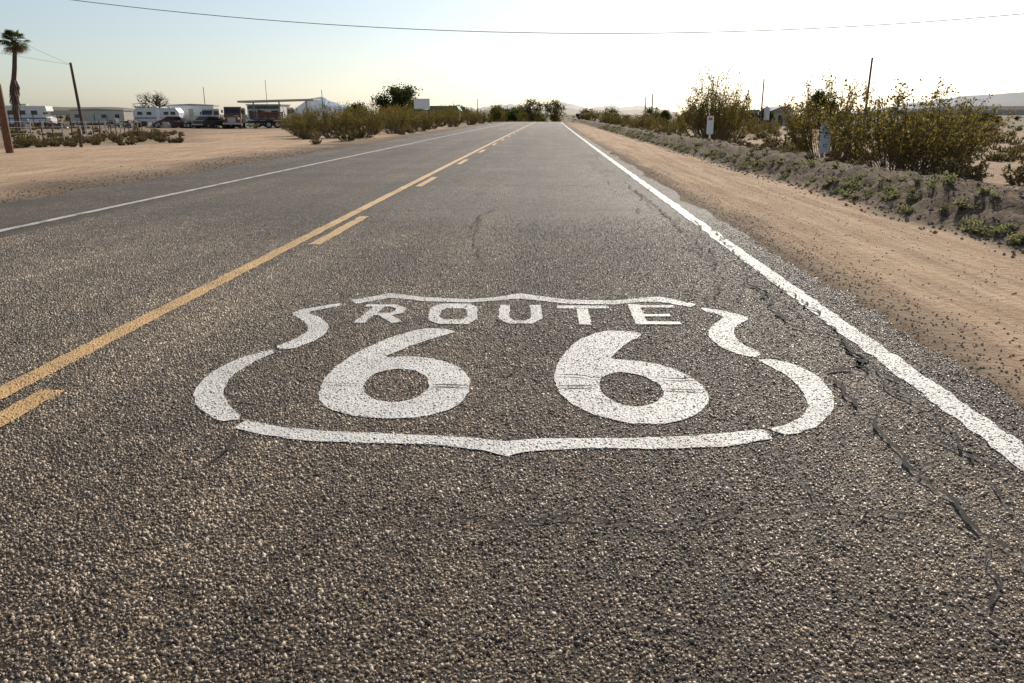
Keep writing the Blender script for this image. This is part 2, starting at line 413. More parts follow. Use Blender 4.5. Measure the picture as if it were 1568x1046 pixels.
# R O U T E
stroke([(549,494),(583,468)]); stroke([(560,468),(603,468),(614,472),(612,478),(597,481),(574,481)],.055,.0008); stroke([(588,482),(608,494)],.062,.0016)
poly([(676,465),(718,465),(731,470),(731,487),(717,496),(672,496),(655,490),(659,471)],[(684,472),(710,472),(716,476),(714,486),(706,489),(680,489),(672,486),(675,476)],0)
stroke([(773,467),(771,486),(782,493),(810,493),(822,487),(820,467)])
stroke([(853,470),(932,470)],.07); stroke([(891,473),(897,497)],.066,.0008)
stroke([(1032,469),(962,469)],.06); stroke([(970,466),(983,497)],.066,.0008); stroke([(978,483),(1026,483)],.052,.0016); stroke([(980,495),(1042,495)],.06,.0024)
shield=sh.obj("shield_marking",parent=road)
# cracks
ck=MB()
def crack(pts,wd=.012,px=True,sub=.03,k='crack',z=.0075,jit=.03):
    P=[rd(p) if px else p for p in pts]; Q=[]
    if k=='crack': wd*=.8
    for a,c in zip(P[:-1],P[1:]):
        d=math.hypot(a[0]-c[0],a[1]-c[1]); n=max(1,int(d/sub))
        for i in range(n): Q.append((a[0]+(c[0]-a[0])*i/n,a[1]+(c[1]-a[1])*i/n))
    Q.append(P[-1]); Q=[(x+jit*(fb(x,y,9,3)+.6*fb(x,y,27,1)),y+jit*(fb(x,y,9,6)+.6*fb(x,y,27,2))) for x,y in Q]
    vs=[];n=len(Q)
    for i,(x,y) in enumerate(Q):
        a=Q[max(0,i-1)];c=Q[min(n-1,i+1)]; d=Vector((c[0]-a[0],c[1]-a[1]));d.normalize()
        ww=wd*.5*max(.35,.8+1.5*fb(x,y,11,8))*min(1,.2+i*.25,.2+(n-1-i)*.25)
        vs+=[(x-d.y*ww,y+d.x*ww,ZP+z+zlong(y)),(x+d.y*ww,y-d.x*ww,ZP+z+zlong(y))]
        if k=='crack':
            for q in range(6):
                xx=x+(c[0]-x)*q/6; y2=y+(c[1]-y)*q/6
                ix=int((xx-MX0)/MC); iy=int((y2-MY0)/MC); rr=1 if wd<.012 else 2
                if 3<ix<mask.shape[1]-4 and 3<iy<mask.shape[0]-4: mask[iy-rr:iy+rr+1,ix-rr:ix+rr+1]=9
    ck.add(vs,[(2*i,2*i+1,2*i+3,2*i+2) for i in range(n-1)],k)
for seg in ([(494,588),(553,590)],[(662,591),(722,593)],[(853,593),(914,594)],[(1020,598),(1085,600)]):
    crack(seg,.020,True,jit=.006,k='asphalt')
crack([(1270,575),(1300,610),(1345,655),(1400,720),(1450,770),(1500,818),(1568,850)],.017)
crack([(1345,655),(1420,670),(1500,705),(1600,750)],.013)
crack([(1400,720),(1440,705),(1500,730),(1560,780)],.009)
crack([(1120,428),(1165,445),(1180,470),(1210,500),(1290,520),(1330,570),(1320,580)],.028)
crack([(1270,572),(1300,566),(1325,572)],.032)
crack([(1130,436),(1160,440),(1178,443)],.05)
crack([(960,283),(1010,320),(1060,370),(1110,425)],.026,jit=.08)
crack([(1040,340),(1090,350),(1130,395),(1165,420),(1240,470),(1290,530),(1400,610)],.018,jit=.06)
crack([(1290,530),(1350,590),(1440,650),(1500,720)],.014,jit=.05)
crack([(660,795),(760,800),(900,795),(1020,806),(1120,792),(1270,780),(1400,795),(1500,815)],.011)
crack([(720,350),(735,330),(760,320)],.022); crack([(730,575),(850,577),(1000,580),(1160,585),(1270,575)],.010)
crack([(430,325),(700,320),(1000,322)],.026,jit=.06); crack([(640,283),(930,285)],.03,jit=.1)
crack([(320,720),(345,690),(360,668)],.010); crack([(735,330),(725,370),(740,410)],.016)
crack([(1500,818),(1530,900),(1520,960)],.009); crack([(1180,690),(1230,740),(1270,780)],.008)
for i in range(60):
    x=R.uniform(.95,1.5); y=R.uniform(2.2,24); pts=[(x,y)]
    a=R.choice([math.pi/2,math.pi/2,0])+R.uniform(-.5,.5)
    for k in range(R.randint(2,6)):
        a+=R.uniform(-.8,.8); x+=math.cos(a)*.12; y+=math.sin(a)*.25
        x=min(x,1.8); pts.append((x,y))
    crack(pts,R.uniform(.008,.020),False)
ck.obj("road_cracks",parent=road)
# surface chips: real aggregate standing out of the binder near the viewer
rg=np.random.default_rng(7)
sp_=.0084
gx,gy=np.meshgrid(np.arange(-5.0,2.02,sp_),np.arange(1.0,9.2,sp_)); gx=gx.ravel()+rg.normal(0,.004,gx.size); gy=gy.ravel()+rg.normal(0,.004,gy.size)
prob=np.clip((9.2-gy)/5.5,0,.78)*np.where(np.abs(gx+.05*gy)<.72*gy+.5,1,0)
edge=np.array([redge(v) for v in np.arange(0,10,.02)]); ed=edge[(gy/.02).astype(int)]
keep=(rg.random(gx.size)<prob)&(gx<ed+.02)
gx=gx[keep];gy=gy[keep]
ix=np.clip(((gx-MX0)/MC).astype(int),0,mask.shape[1]-1); iy=np.clip(((gy-MY0)/MC).astype(int),0,mask.shape[0]-1); mk=mask[iy,ix]
k_=mk!=9; gx=gx[k_];gy=gy[k_];mk=mk[k_]; N=gx.size
sz=.0019+.0050*rg.random(N)**1.5*(1+.45*(rg.random(N)<.2)); asp=rg.uniform(.45,1.,N); rot=rg.uniform(0,6.283,N)
hz=rg.uniform(.0008,.0042,N)*(sz/.0038)**.5
pt=(mk==1)|(mk==2); hz=np.where(pt,hz*.65,hz)
zt=.006+hz+np.where(pt,.0036,0)
tl=np.where(pt,.18,.30); tilx=rg.normal(0,1,N)*tl; tily=rg.normal(0,1,N)*tl
V=np.zeros((N,10,3)); 
for j in range(5):
    a=2*np.pi*j/5+rg.uniform(-.4,.4,N); rr=rg.uniform(.7,1.25,N); rt=rg.uniform(.5,.92,N)
    lx=np.cos(a)*sz*rr; ly=np.sin(a)*sz*rr*asp
    wx=lx*np.cos(rot)-ly*np.sin(rot); wy=lx*np.sin(rot)+ly*np.cos(rot)
    V[:,j,0]=gx+wx; V[:,j,1]=gy+wy; V[:,j,2]=.004
    V[:,5+j,0]=gx+wx*rt; V[:,5+j,1]=gy+wy*rt; V[:,5+j,2]=zt+(wx*tilx+wy*tily)*rt
base=(np.arange(N)*10)[:,None]
quads=np.array([[j,(j+1)%5,5+(j+1)%5,5+j] for j in range(5)])
loops=np.concatenate([(base+quads.ravel()[None,:]),(base+np.array([5,6,7,8,9])[None,:])],axis=1).ravel()
tot=np.tile(np.array([4,4,4,4,4,5]),N); start=np.concatenate([[0],np.cumsum(tot)[:-1]])
me=bpy.data.meshes.new("aggregate_chips"); me.vertices.add(N*10); me.vertices.foreach_set('co',V.ravel())
me.loops.add(loops.size); me.loops.foreach_set('vertex_index',loops.astype(np.int32))
me.polygons.add(N*6); me.polygons.foreach_set('loop_start',start.astype(np.int32)); me.polygons.foreach_set('loop_total',tot.astype(np.int32))
mi=np.where(mk==1,1,np.where(mk==2,2,0)); mi=np.where(rg.random(N)<.07,0,mi)
for k in('chip','chipw','chipy'): me.materials.append(M[k])
me.polygons.foreach_set('material_index',np.repeat(mi,6).astype(np.int32)); me.update(calc_edges=True)
inst(me,"aggregate_chips",(0,0,0),parent=road)
# ------------------------------------------------------------ gravel / clods
b=MB()
def pebble(x,y,s,k='stone',z=None):
    vs=[];z0=(tz(x,y) if z is None else z)
    for (a,c,d) in ((1,0,0),(0,1,0),(-1,0,0),(0,-1,0),(0,0,.7),(0,0,-.5)):
        vs.append((x+a*s*R.uniform(.6,1.1),y+c*s*R.uniform(.6,1.1),z0+s*.3+d*s*R.uniform(.6,1)))
    b.add(vs,[(0,1,4),(1,2,4),(2,3,4),(3,0,4),(1,0,5),(2,1,5),(3,2,5),(0,3,5)],k)
for i in range(8000):
    y=2.0+R.random()**1.6*24
    q=R.random()
    if q<.45: x=1.93+abs(R.gauss(0,.25))
    elif q<.75: x=R.uniform(2.,4.1)
    else: x=R.uniform(3.9,5.3)
    s=R.uniform(.003,.011) if x<3.7 else R.uniform(.008,.035)
    pebble(x+off(y),y,s)
for i in range(2600):
    y=4+R.random()**1.4*26; x=-6.9-abs(R.gauss(0,.9)); pebble(x,y,R.uniform(.005,.022))
b.obj("roadside_gravel")
# ------------------------------------------------------------ plants
def bush(seed,h,w,stems,tw,lf,lsz,mats,stem='stem',r0=.012,start=.4,flat=.35):
    r=random.Random(seed); b=MB()
    for i in range(stems):
        az=r.random()*6.283; rr=math.sqrt(r.random()); rr=rr*w/2*r.uniform(.8,1.1)
        e=Vector((math.cos(az)*rr,math.sin(az)*rr,h*(1-flat*(rr/(w/2))**2)*r.uniform(.68,1.04)))
        s0=Vector((math.cos(az)*.06*w,math.sin(az)*.06*w,-.03)); c=s0.lerp(e,.5)+Vector((math.cos(az)*.05*w,math.sin(az)*.05*w,-.08*h))
        pts=[]
        for k in range(6):
            t=k/5; p=s0*(1-t)**2+c*2*t*(1-t)+e*t*t+Vector((r.gauss(0,1),r.gauss(0,1),r.gauss(0,1)))*.012*h; pts.append(p)
        b.path(pts,r0,r0*.25,stem,3)
        for k in range(tw):
            t=r.uniform(start,1); p=s0*(1-t)**2+c*2*t*(1-t)+e*t*t
            d=(e-s0).normalized()+Vector((r.gauss(0,.55),r.gauss(0,.55),r.gauss(.1,.4))); d.normalize(); L=h*r.uniform(.08,.24)
            q=p+d*L; b.tube(p,q,r0*.3,r0*.12,stem,3,False)
            kk=r.choice(mats)
            for l in range(lf):
                u=r.random(); pp=p.lerp(q,u)+Vector((r.gauss(0,1),r.gauss(0,1),r.gauss(0,1)))*h*.022
                b.leafq(pp,lsz*r.uniform(.6,1.4),kk,r)
    return b.mesh("bush%d"%seed)
CB=[bush(10+i,1.7,3.4,74,9,9,.038,['l1','l1','l1','l2'],r0=.014,start=.42) for i in range(3)]
SC=[bush(20+i,.75,1.2,34,5,7,.055,[['l1','grey'],['dry','dry','grey'],['grey','l1'],['dry']][i],r0=.009,start=.25,flat=.55) for i in range(4)]
GR=[bush(30+i,.35,.6,30,4,5,.05,['dry','dry','grey'],r0=.005,start=.3,flat=.5) for i in range(2)]
def B(me,name,x,y,s,rz=None,zs=None):
    return inst(me,name,G(x,y,-.03),R.random()*6.28 if rz is None else rz,(s,s,s*(zs or 1)))
n_="creosote_bush"
B(CB[0],n_,7.75,18.4,1.18,1,1.08); B(CB[1],n_,7.0,20.8,.8,2,1.6); B(CB[2],n_,9.0,19.6,1.0,3,1.1); B(CB[1],n_,8.5,19.0,.7,5,1.2)
B(CB[1],n_,7.9,39,1.1,.5,1.75); B(CB[2],n_,9.3,42,.9,4,1.2); B(CB[0],n_,6.6,44,.7); B(CB[2],n_,7.4,38,.9,2,1.6)
B(CB[2],n_,6.9,60,.85); B(CB[0],n_,7.9,66,.9); B(CB[1],n_,6.2,84,.9,None,.9); B(CB[2],n_,8.2,92,.9); B(CB[0],n_,5.9,108,.9); B(CB[1],n_,9,118,.9)
B(CB[0],n_,16,62,.8); B(CB[2],n_,24,80,.8)
for x,y,s in ((-12.2,41,.75),(-10.6,40,.85),(-9.0,40.5,.8),(-11.5,47,.95),(-9.3,49,.85),(-14,46,.8),(-8.6,56,.8),(-10.6,57,.95),(-12.5,60,1),(-9.2,66,.8),(-11.5,70,1),(-8.6,76,.85),(-10.5,82,1),(-8.4,90,.9),(-11,95,1),(-8.3,104,.9),(-10,112,1),(-14,80,1),(-16,90,1.1),(-13,108,1.1)):
    B(CB[R.randrange(3)],n_,x,y,s,None,1.12)
B(SC[1],"sagebrush",8.2,16.6,1.); B(SC[1],"sagebrush",7.4,16.3,.6); B(SC[3],"sagebrush",9.0,17.8,.8)
B(SC[1],"sagebrush",7.6,25.5,1.); B(SC[1],"sagebrush",8.4,30,1.2); B(SC[2],"sagebrush",7.2,31,.8)
B(SC[1],"sagebrush",10.4,18.2,.8); B(SC[0],"sagebrush",12.8,21,.9); B(SC[1],"sagebrush",6.4,22.5,.6)
scr=empty("desert_scrub")
def lot(x,y):
    return x/y<-.30 and y<100
cnt=0
while cnt<1250:
    y=16*math.exp(R.random()*math.log(420/16)); x=R.uniform(-.78,.72)*y
    xr=x-off(y)
    if xr<0:
        if xr>-8.2 or lot(x,y): 
            if not(lot(x,y) and x/y<-.45 and 36<y<100 and R.random()<.45 and xr<-20): continue
    else:
        if xr<6.8: continue
        if y<26 and x>8: continue
        if fb(x,y,.09,31)>.12 and y<90: continue
    p=R.random(); s=R.uniform(.4,1.)
    if xr>0 and y<45: s*=.7
    if p<.08 and y>70: mm=CB[R.randrange(3)]; s*=.7
    elif p<.75: mm=SC[R.randrange(4)]
    else: mm=GR[R.randrange(2)]
    inst(mm,"scrub",G(x,y,-.03),R.random()*6.28,s,scr); cnt+=1
for i in range(1000):
    y=300+R.random()*1500; x=R.uniform(-.78,.72)*y
    inst(R.choice(SC+SC+CB),"scrub",G(x,y,-.05),R.random()*6.28,R.uniform(1,2.2),scr)
# weeds on berm
def weed(seed):
    r=random.Random(seed); b=MB()
    for i in range(22):
        az=r.random()*6.28; L=r.uniform(.04,.13); d=Vector((math.cos(az),math.sin(az),r.uniform(.15,1.4))).normalized(); e=d*L
        b.tube((0,0,0),e,.002,.001,'weed',3,False)
        for k in range(6):
            p=e*r.uniform(.3,1.05); a=Vector((r.gauss(0,1),r.gauss(0,1),r.gauss(.3,.5))).normalized(); c=a.orthogonal().normalized()
            l=r.uniform(.008,.018); b.quad(p+a*l,a*l,c*l*.45,'weed')
    return b.mesh("weed")
WD=[weed(40+i) for i in range(3)]; we=empty("roadside_weeds")
for i in range(1500):
    y=7+60*R.random()**1.5; xr=4.02+abs(R.gauss(0,.28)) if R.random()<.85 else R.uniform(4.2,6.)
    x=xr+off(y)
    if fb(x,y,2.2,12)<.02 : continue
    inst(R.choice(WD),"weed",G(x,y,-.005),R.random()*6.28,R.uniform(.35,.95)*(1+y*.008),we)
for i in range(200):
    y=12+R.random()*50; x=R.uniform(4.8,8)+off(y); inst(R.choice(GR),"dry_grass",G(x,y,-.02),R.random()*6.28,R.uniform(.25,.65),we)
for i in range(180):
    y=34+R.random()*40; x=R.uniform(-.67,-.45)*y; inst(R.choice(GR),"dry_grass",G(x,y,-.02),R.random()*6.28,R.uniform(.4,1.),we)
# trees
def tree(seed,h,w,n,lsz,mats,clumps=26,trunk=.16,low=.15):
    r=random.Random(seed); b=MB(); C=[]
    for i in range(clumps):
        a=r.random()*6.28; q=math.sqrt(r.random())*w*.38; zz=h*(low+r.random()*(.86-low)); q*=math.sqrt(max(.15,1-((zz/h-.5)/.55)**2))
        C.append((Vector((math.cos(a)*q,math.sin(a)*q,zz)),w*r.uniform(.09,.19)))
    t=Vector((r.uniform(-.1,.1)*w*.3,0,h*.35)); b.path([Vector((0,0,-.2)),t*.5,t],trunk,trunk*.7,'stemd',7)
    for c,_ in C:
        m=t.lerp(c,.5)+Vector((0,0,-.04*h)); b.path([t*r.uniform(.5,1),m,c],trunk*.4,trunk*.08,'stemd',4)
    per=n//clumps
    for c,rad in C:
        k=r.choice(mats)
        for j in range(per):
            d=Vector((r.gauss(0,1),r.gauss(0,1),r.gauss(0,.75)))*rad*.55; b.leafq(c+d,lsz*r.uniform(.6,1.4),k,r)
    return b.mesh("tree%d"%seed)
T1=tree(1,5.9,7.4,8000,.2,['dk','dk','dk2'],34); T2=tree(2,4.,4.6,5000,.17,['dk','dk2'],22); T3=tree(3,5,5,6000,.17,['dk'],26,.2,.08); T4=tree(4,4.6,4.6,2400,.16,['dk2','l1'],22,.12,.25)
def TR(me,x,y,s=1,rz=0,zs=1): return inst(me,"desert_tree",G(x,y,-.05),rz,(s,s,s*zs))
TR(T1,-25.5,140,1.12); TR(T2,-30.5,132,.95); TR(T4,-21.5,136,.9,2); TR(T2,-17,162,.9,3); TR(T3,36.2,112,1.05)
TR(T4,31.5,140,.9,1); TR(T2,40.,155,.9,2); TR(T4,26,145,.9,3); TR(T2,20,140,.7,5); TR(T4,47,165,1.,4)
dt=empty("distant_trees")
for i in range(30):
    y=R.uniform(210,320); u=R.uniform(-.062,.012)
    inst(R.choice([T2,T4,T4,T4,T2]),"far_tree",G(u*y,y,-.1),R.random()*6.28,R.uniform(1.,1.8),dt)
for i in range(26):
    y=R.uniform(200,330); u=R.uniform(.04,.36)*R.choice([1,1,-1])
    inst(R.choice([T2,T4,T4]),"far_tree",G(u*y,y,-.1),R.random()*6.28,R.uniform(.8,1.4),dt)
for i in range(200):
    y=R.uniform(450,1500); x=R.uniform(-.75,.75)*y
    inst(R.choice([T1,T2,T4]),"far_tree",G(x,y,-.1),R.random()*6.28,R.uniform(.6,1.3),dt)
# bare tree
def bare(seed,h):
    r=random.Random(seed); b=MB()
    def br(p,d,L,rad,lv):
        q=p+d*L; m=p.lerp(q,.5)+Vector((r.gauss(0,1),r.gauss(0,1),0))*L*.05
        b.path([p,m,q],rad,rad*.65,'stemd',4)
        if lv==0: return
        for i in range(3 if lv<4 else 5):
            dd=(d+Vector((r.gauss(0,.7),r.gauss(0,.7),r.gauss(.02,.3)))).normalized(); br(p.lerp(q,r.uniform(.55,1)),dd,L*r.uniform(.6,.85),rad*.6,lv-1)
    br(Vector((0,0,-.1)),Vector((0,0,1)),h*.3,.26,5); return b.mesh("bare")
inst(bare(5,9.8),"bare_tree",G(-80.5,168)); 
# palm
b=MB(); pts=[Vector((0,0,-.2)),Vector((.1,0,2.5)),Vector((.25,0,4.6)),Vector((.75,0,6.6)),Vector((1.05,0,8.2)),Vector((1.15,0,9.2))]
b.path(pts,.3,.2,'wood',8)
r=random.Random(3)
for i in range(110):   # dead skirt
    z=r.uniform(2.6,5.6); a=r.random()*6.28; x0=.15+max(0,(z-4)*.2); p=Vector((x0+.2*math.cos(a),.2*math.sin(a),z)); q=p+Vector((math.cos(a)*.3,math.sin(a)*.3,-.8)); b.tube(p,q,.08,.03,'stem',3,False)
top=pts[-1]
for i in range(62):
    a=r.random()*6.28; el=r.uniform(-.75,1.25); d=Vector((math.cos(a)*math.cos(el),math.sin(a)*math.cos(el),math.sin(el))); p=top+d*r.uniform(.6,1.)
    b.tube(top,p,.035,.02,'palm',3,False)
    sd=d.cross(Vector((0,0,1))).normalized() if abs(d.z)<.98 else Vector((1,0,0))
    for k in range(11):
        t=(k-5)/5*1.1; dd=(d*math.cos(t)+sd*math.sin(t)); m=p+dd*.5; e=p+dd*.95+Vector((0,0,-.35)); wv=dd.cross(d.cross(sd)).normalized()*.045
        kk='palm' if el>-.35 else 'dry'
        b.add([p,m+wv,e,m-wv],[(0,1,2,3)],kk)
b.obj("palm_tree",G(-59.3,90))
# ------------------------------------------------------------ poles and wires
def pole(x,y,top,lean=0,r=.13,name="utility_pole",arm=0,k='wood'):
    b=MB(); z=tz(x,y); h=top-z
    b.tube((0,0,-.3),(lean,0,h),r,r*.7,k,9)
    if arm:
        b.box((lean*.93,0,h-.45),(arm,.1,.12),k)
        for s in(-.45,0.,.45): b.tube((lean+s*arm,0,h-.39),(lean+s*arm,0,h-.2),.04,.03,'steel',6)
    return b.obj(name,(x,y,z))
pole(-41.4,72,5.45,-.35,.15); pole(32,85,6.5,.1,.13); pole(30.6,120,5.9,0,.12); pole(18.8,150,4.6,0,.13); pole(17.8,152,4.2,0,.1)
pole(-67,160,6.2,0,.08); pole(-61.5,180,8.3,0,.07); pole(-41.,150,5.4,0,.07); pole(-47,60,10.9,0,.16,arm=1.6); pole(48,60,9.5,0,.16,arm=1.6)
pole(-32.5,165,5.6,0,.08); pole(-16,190,4.5,0,.1); pole(-27,170,5,0,.08)
b=MB()
def wire(p,q,sag,r=.02,n=40):
    P=[Vector(p).lerp(Vector(q),i/n)-Vector((0,0,4*sag*(i/n)*(1-i/n))) for i in range(n+1)]; b.path(P,r,r,'wire',4)
wire((-47,60,10.8),(48,60,9.4),3.5,.022)
wire((48,60,9.2),(32.1,85,6.4),.3,.018); wire((32.1,85,6.4),(30.6,120,5.8),.4,.014)
wire((-41.9,72,5.35),(-47,60,10.6),.2,.012); wire((-41.9,72,5.3),(-60,40,11),.5,.01)
b.obj("overhead_wires")
# posts & fence left
b=MB(); b.tube((0,0,-.2),(-.05,0,2.25),.13,.11,'wood2',9); b.tube((-.05,0,2.25),(-.05,0,2.3),.11,.07,'wood2',9); b.obj("wooden_post",G(-18.4,27.3))
b=MB(); b.tube((0,0,-.2),(0,0,.75),.07,.065,'wood',8); b.obj("wooden_post",G(-19.3,33.2))
b=MB(); pz=[]
for i in range(19):
    t=i/18; x=-24.5-15*t; y=35+42*t; z=tz(x,y); b.tube((x,y,z-.2),(x+R.uniform(-.05,.05),y,z+1.25),.045,.04,'wood' if i%3 else 'steel',6); pz.append(Vector((x,y,z)))
for h in(.3,.6,.9,1.18):
    b.path([p+Vector((0,0,h)) for p in pz],.007,.007,'steel',3)
b.obj("wire_fence")
b=MB(); pz=[]
for i in range(22):
    t=i/21; x=-50-34*t; y=92+6*t; z=tz(x,y); b.tube((x,y,z-.2),(x,y,z+1.7),.05,.05,'dark',6); pz.append(Vector((x,y,z)))
for h in(.1,.5,.9,1.3,1.65): b.path([p+Vector((0,0,h)) for p in pz],.015,.015,'steel',3)
b.obj("wire_fence")
# markers right
def marker(name,x,y,h,pw,ph,k,txt,lean=0.):
    b=MB(); b.box((lean/2,.02,h/2-.1),(.045,.03,h+.15),'steel' if txt else 'signw')
    prof=[(-pw/2,h-ph),(pw/2,h-ph),(pw/2,h-.04),(pw/2-.03,h),(-pw/2+.03,h),(-pw/2,h-.04)]
    prof=[(p[0]+lean,p[1]) for p in prof]; b.prism(prof,-.012,0,k)
    if txt:
        for i in range(3):
            b.box((lean-.02,-.0145,h-.16-i*ph*.28),(.02,.003,.07),'black'); b.box((lean+.03,-.0145,h-.13-i*ph*.28),(.05,.003,.014),'black'); b.box((lean+.03,-.0145,h-.19-i*ph*.28),(.05,.003,.014),'black')
    else: b.box((lean,-.0145,h-.12),(pw*.6,.003,.1),'amber')
    return b.obj(name,G(x,y),rec=True)
marker("postmile_marker",6.5,19.6,1.12,.24,.74,'signb',True,.03); marker("delineator_post",6.45,33,1.2,.26,.7,'signw',False)
for x,y,h in((6.55,27,.38),(6.75,24.6,.4),(6.3,37,.35),(6.9,30.5,.3)):
    b=MB(); b.box((0,0,h/2-.1),(.11,.11,h+.2),'wood2',.3); b.box((0,0,h+.005),(.1,.1,.01),'wood',.3); b.obj("wooden_stub_post",G(x,y))
# sign left
b=MB(); b.tube((-.55,0,-.2),(-.55,0,2.2),.06,.06,'wood',7); b.tube((.5,0,-.2),(.5,0,2.2),.05,.05,'wood',7)
b.box((0,-.06,1.85),(1.15,.04,.72),'signb'); b.box((0,-.083,1.85),(1.0,.003,.56),'signw'); b.obj("roadside_sign",G(-9.1,60))
# ------------------------------------------------------------ buildings / vehicles
def windows(b,y,xs_,z,wd,h,k='glass',fr='whitep'):
    for x in xs_:
        b.box((x,y,z),(wd+.12,.04,h+.12),fr); b.box((x,y-.025,z),(wd,.02,h),k)
def mobile_home(name,x,y,L,h,k,rz=0,roofk='roof'):
    b=MB(); b.box((0,0,.35+(h-.35)/2),(L,3.2,h-.35),k); b.box((0,0,.18),(L-.2,3.,.34),'dark')
    b.prism([(-L/2-.15,h),(L/2+.15,h),(L/2+.1,h+.12),(0,h+.3),(-L/2-.1,h+.12)],-1.75,1.75,roofk)
    n=max(2,int(L/2.4)); windows(b,-1.62,[-L/2+L*(i+.5)/n for i in range(n) if i!=1],h*.62,.9,.7)
    b.box((-L/2+L*1.5/n,-1.62,h*.5),(.85,.05,h*.68),'cream'); b.box((-L/2+L*1.5/n,-2,.2),(1.1,.7,.3),'wood')
    for i in range(int(L/.5)): b.box((-L/2+.25+i*.5,-1.606,h*.5+.15),(.02,.01,h-.5),'roof')
    return b.obj(name,G(x,y),rz,rec=True)
mobile_home("mobile_home",-65,150,8.2,3.5,'alu',.08); mobile_home("mobile_home",-83.5,152,10.5,2.7,'cream',-.05); mobile_home("mobile_home",-99,140,7,2.5,'whitep',.1)
mobile_home("house",-24.2,165,4.8,2.7,'whitep',.1,'roof')
b=MB(); b.box((0,0,1.1),(5.4,4,2.2),'whitep'); b.prism([(-3,2.2),(3,2.2),(2.4,3.1),(-2.4,3.1)],-2.4,2.4,'roofg'); windows(b,-2.02,(-1.6,1.6),1.3,1,.9); b.box((0,-2.02,1),(.9,.05,1.9),'wood'); b.obj("green_roof_house",G(-18.8,152),rec=True)
# travel trailer
b=MB(); L=8; pr=[(-L/2,.8),(-L/2+.3,.55),(L/2-.3,.55),(L/2,.9),(L/2+.05,2.2),(L/2-.5,2.95),(-L/2+.6,3.0),(-L/2,2.4)]
b.prism(pr,-1.2,1.2,'whitep'); b.box((0,-1.212,1.25),(L-.6,.02,.28),'roof'); windows(b,-1.22,(-2.8,-1.2,1.8,3.),2.05,.85,.55,'glass','alu')
b.box((.4,-1.215,1.7),(.7,.03,1.8),'alu'); [b.wheel(x,yy_,.36,.24) for x in(-.5,.45) for yy_ in(-1.05,1.05)]
b.tube((L/2,0,.6),(L/2+1.1,0,.5),.05,.05,'dark'); b.box((-.5,0,3.1),(.9,.7,.25),'cream'); b.box((2,0,3.08),(.5,.5,.15),'cream')
b.obj("travel_trailer",G(-68.8,144),.05,rec=True)
def motorhome(x,y,rz):
    b=MB(); b.prism([(-2.7,.5),(2.1,.5),(3.05,.5),(3.1,1.2),(2.35,1.4),(2.1,1.95),(2.7,2.15),(2.6,2.8),(-2.6,2.85),(-2.75,2.6)],-1.1,1.1,'whitep')
    b.box((0,-1.11,1.2),(4.6,.02,.2),'blue'); windows(b,-1.12,(-1.9,-.4,1.1),1.95,.8,.55,'glass','alu'); b.box((2.27,0,1.68),(.12,1.8,.5),'glass',0,-.4)
    [b.wheel(q,w_,.37,.25) for q in(-1.5,2.3) for w_ in(-.95,.95)]; b.box((3.1,0,.6),(.12,2.,.2),'steel'); b.box((-.5,0,2.98),(.8,.7,.22),'cream')
    return b.obj("motorhome",G(x,y),rz,rec=True)
motorhome(-70.5,110,.15)
def truck(name,x,y,rz,cab='rust',bed='rust',L=5.2,load=True,h=2.5):
    b=MB(); b.box((0,0,.75),(L+1.5,.9,.22),'dark')
    c=L/2
    b.prism([(c-.9,.7),(c+.55,.7),(c+.55,1.55),(c+.3,1.62),(c+.05,h-.1),(c-.1,h),(c-.8,h),(c-.9,h-.1)],-1.,1.,cab)
    b.prism([(c+.56,.7),(c+1.55,.7),(c+1.6,1.3),(c+1.45,1.5),(c+.56,1.6)],-.72,.72,cab)
    b.box((c+1.62,0,1.05),(.05,.95,.6),'steel'); b.box((c+1.75,0,.62),(.12,2.1,.22),'steel')
    for s in(-1,1):
        b.prism([(c+.55,.75),(c+1.5,.75),(c+1.55,.95),(c+1.2,1.2),(c+.8,1.2),(c+.5,1.)],s*.86-.16,s*.86+.16,cab); b.tube((c+1.5,s*.85,1.22),(c+1.62,s*.85,1.22),.12,.12,'signw',10)
        b.box((c-.4,s*1.006,h-.5),(.72,.02,.5),'glass'); b.box((c+.1,s*1.22,h-.55),(.06,.2,.35),'dark')
    b.box((c+.2,0,h-.47),(.05,1.7,.55),'glass',0,-.28)
    b.box((-1.,0,1.08),(L-1.6,2.3,.16),bed)
    if load:
        for s in(-1,1):
            for z in(1.35,1.62,1.9): b.box((-1,s*1.12,z),(L-1.6,.05,.18),bed)
            for i in range(5): b.box((-1-(L-1.7)/2+i*(L-1.7)/4,s*1.16,1.55),(.07,.05,.95),'dark')
        b.box((-1-(L-1.6)/2,0,1.55),(.06,2.2,.85),bed); b.box((-1+(L-1.6)/2,0,1.75),(.06,2.2,1.25),bed)
        b.box((-1.3,0,1.75),(1.6,1.5,.5),'dark',.3); b.tube((-2.,-.5,1.6),(.2,.6,2.3),.1,.1,'rust')
    [b.wheel(q,s,.46,.28) for q in(c+1.02,-1.,-2.05) for s in(-.93,.93)]
    return b.obj(name,G(x,y),rz,rec=True)
truck("stake_truck",-36.6,104,math.pi+.35,'cream','wood2'); truck("old_truck",-39.4,103,-math.pi/2+.25,'rust','rust',4.6,False,2.6); truck("old_truck",-43.2,108,-math.pi/2-.4,'cream','dark',4.4,False,2.4)
truck("flatbed_truck",-37.5,112,.3,'whitep','dark',5.4,False,2.6)
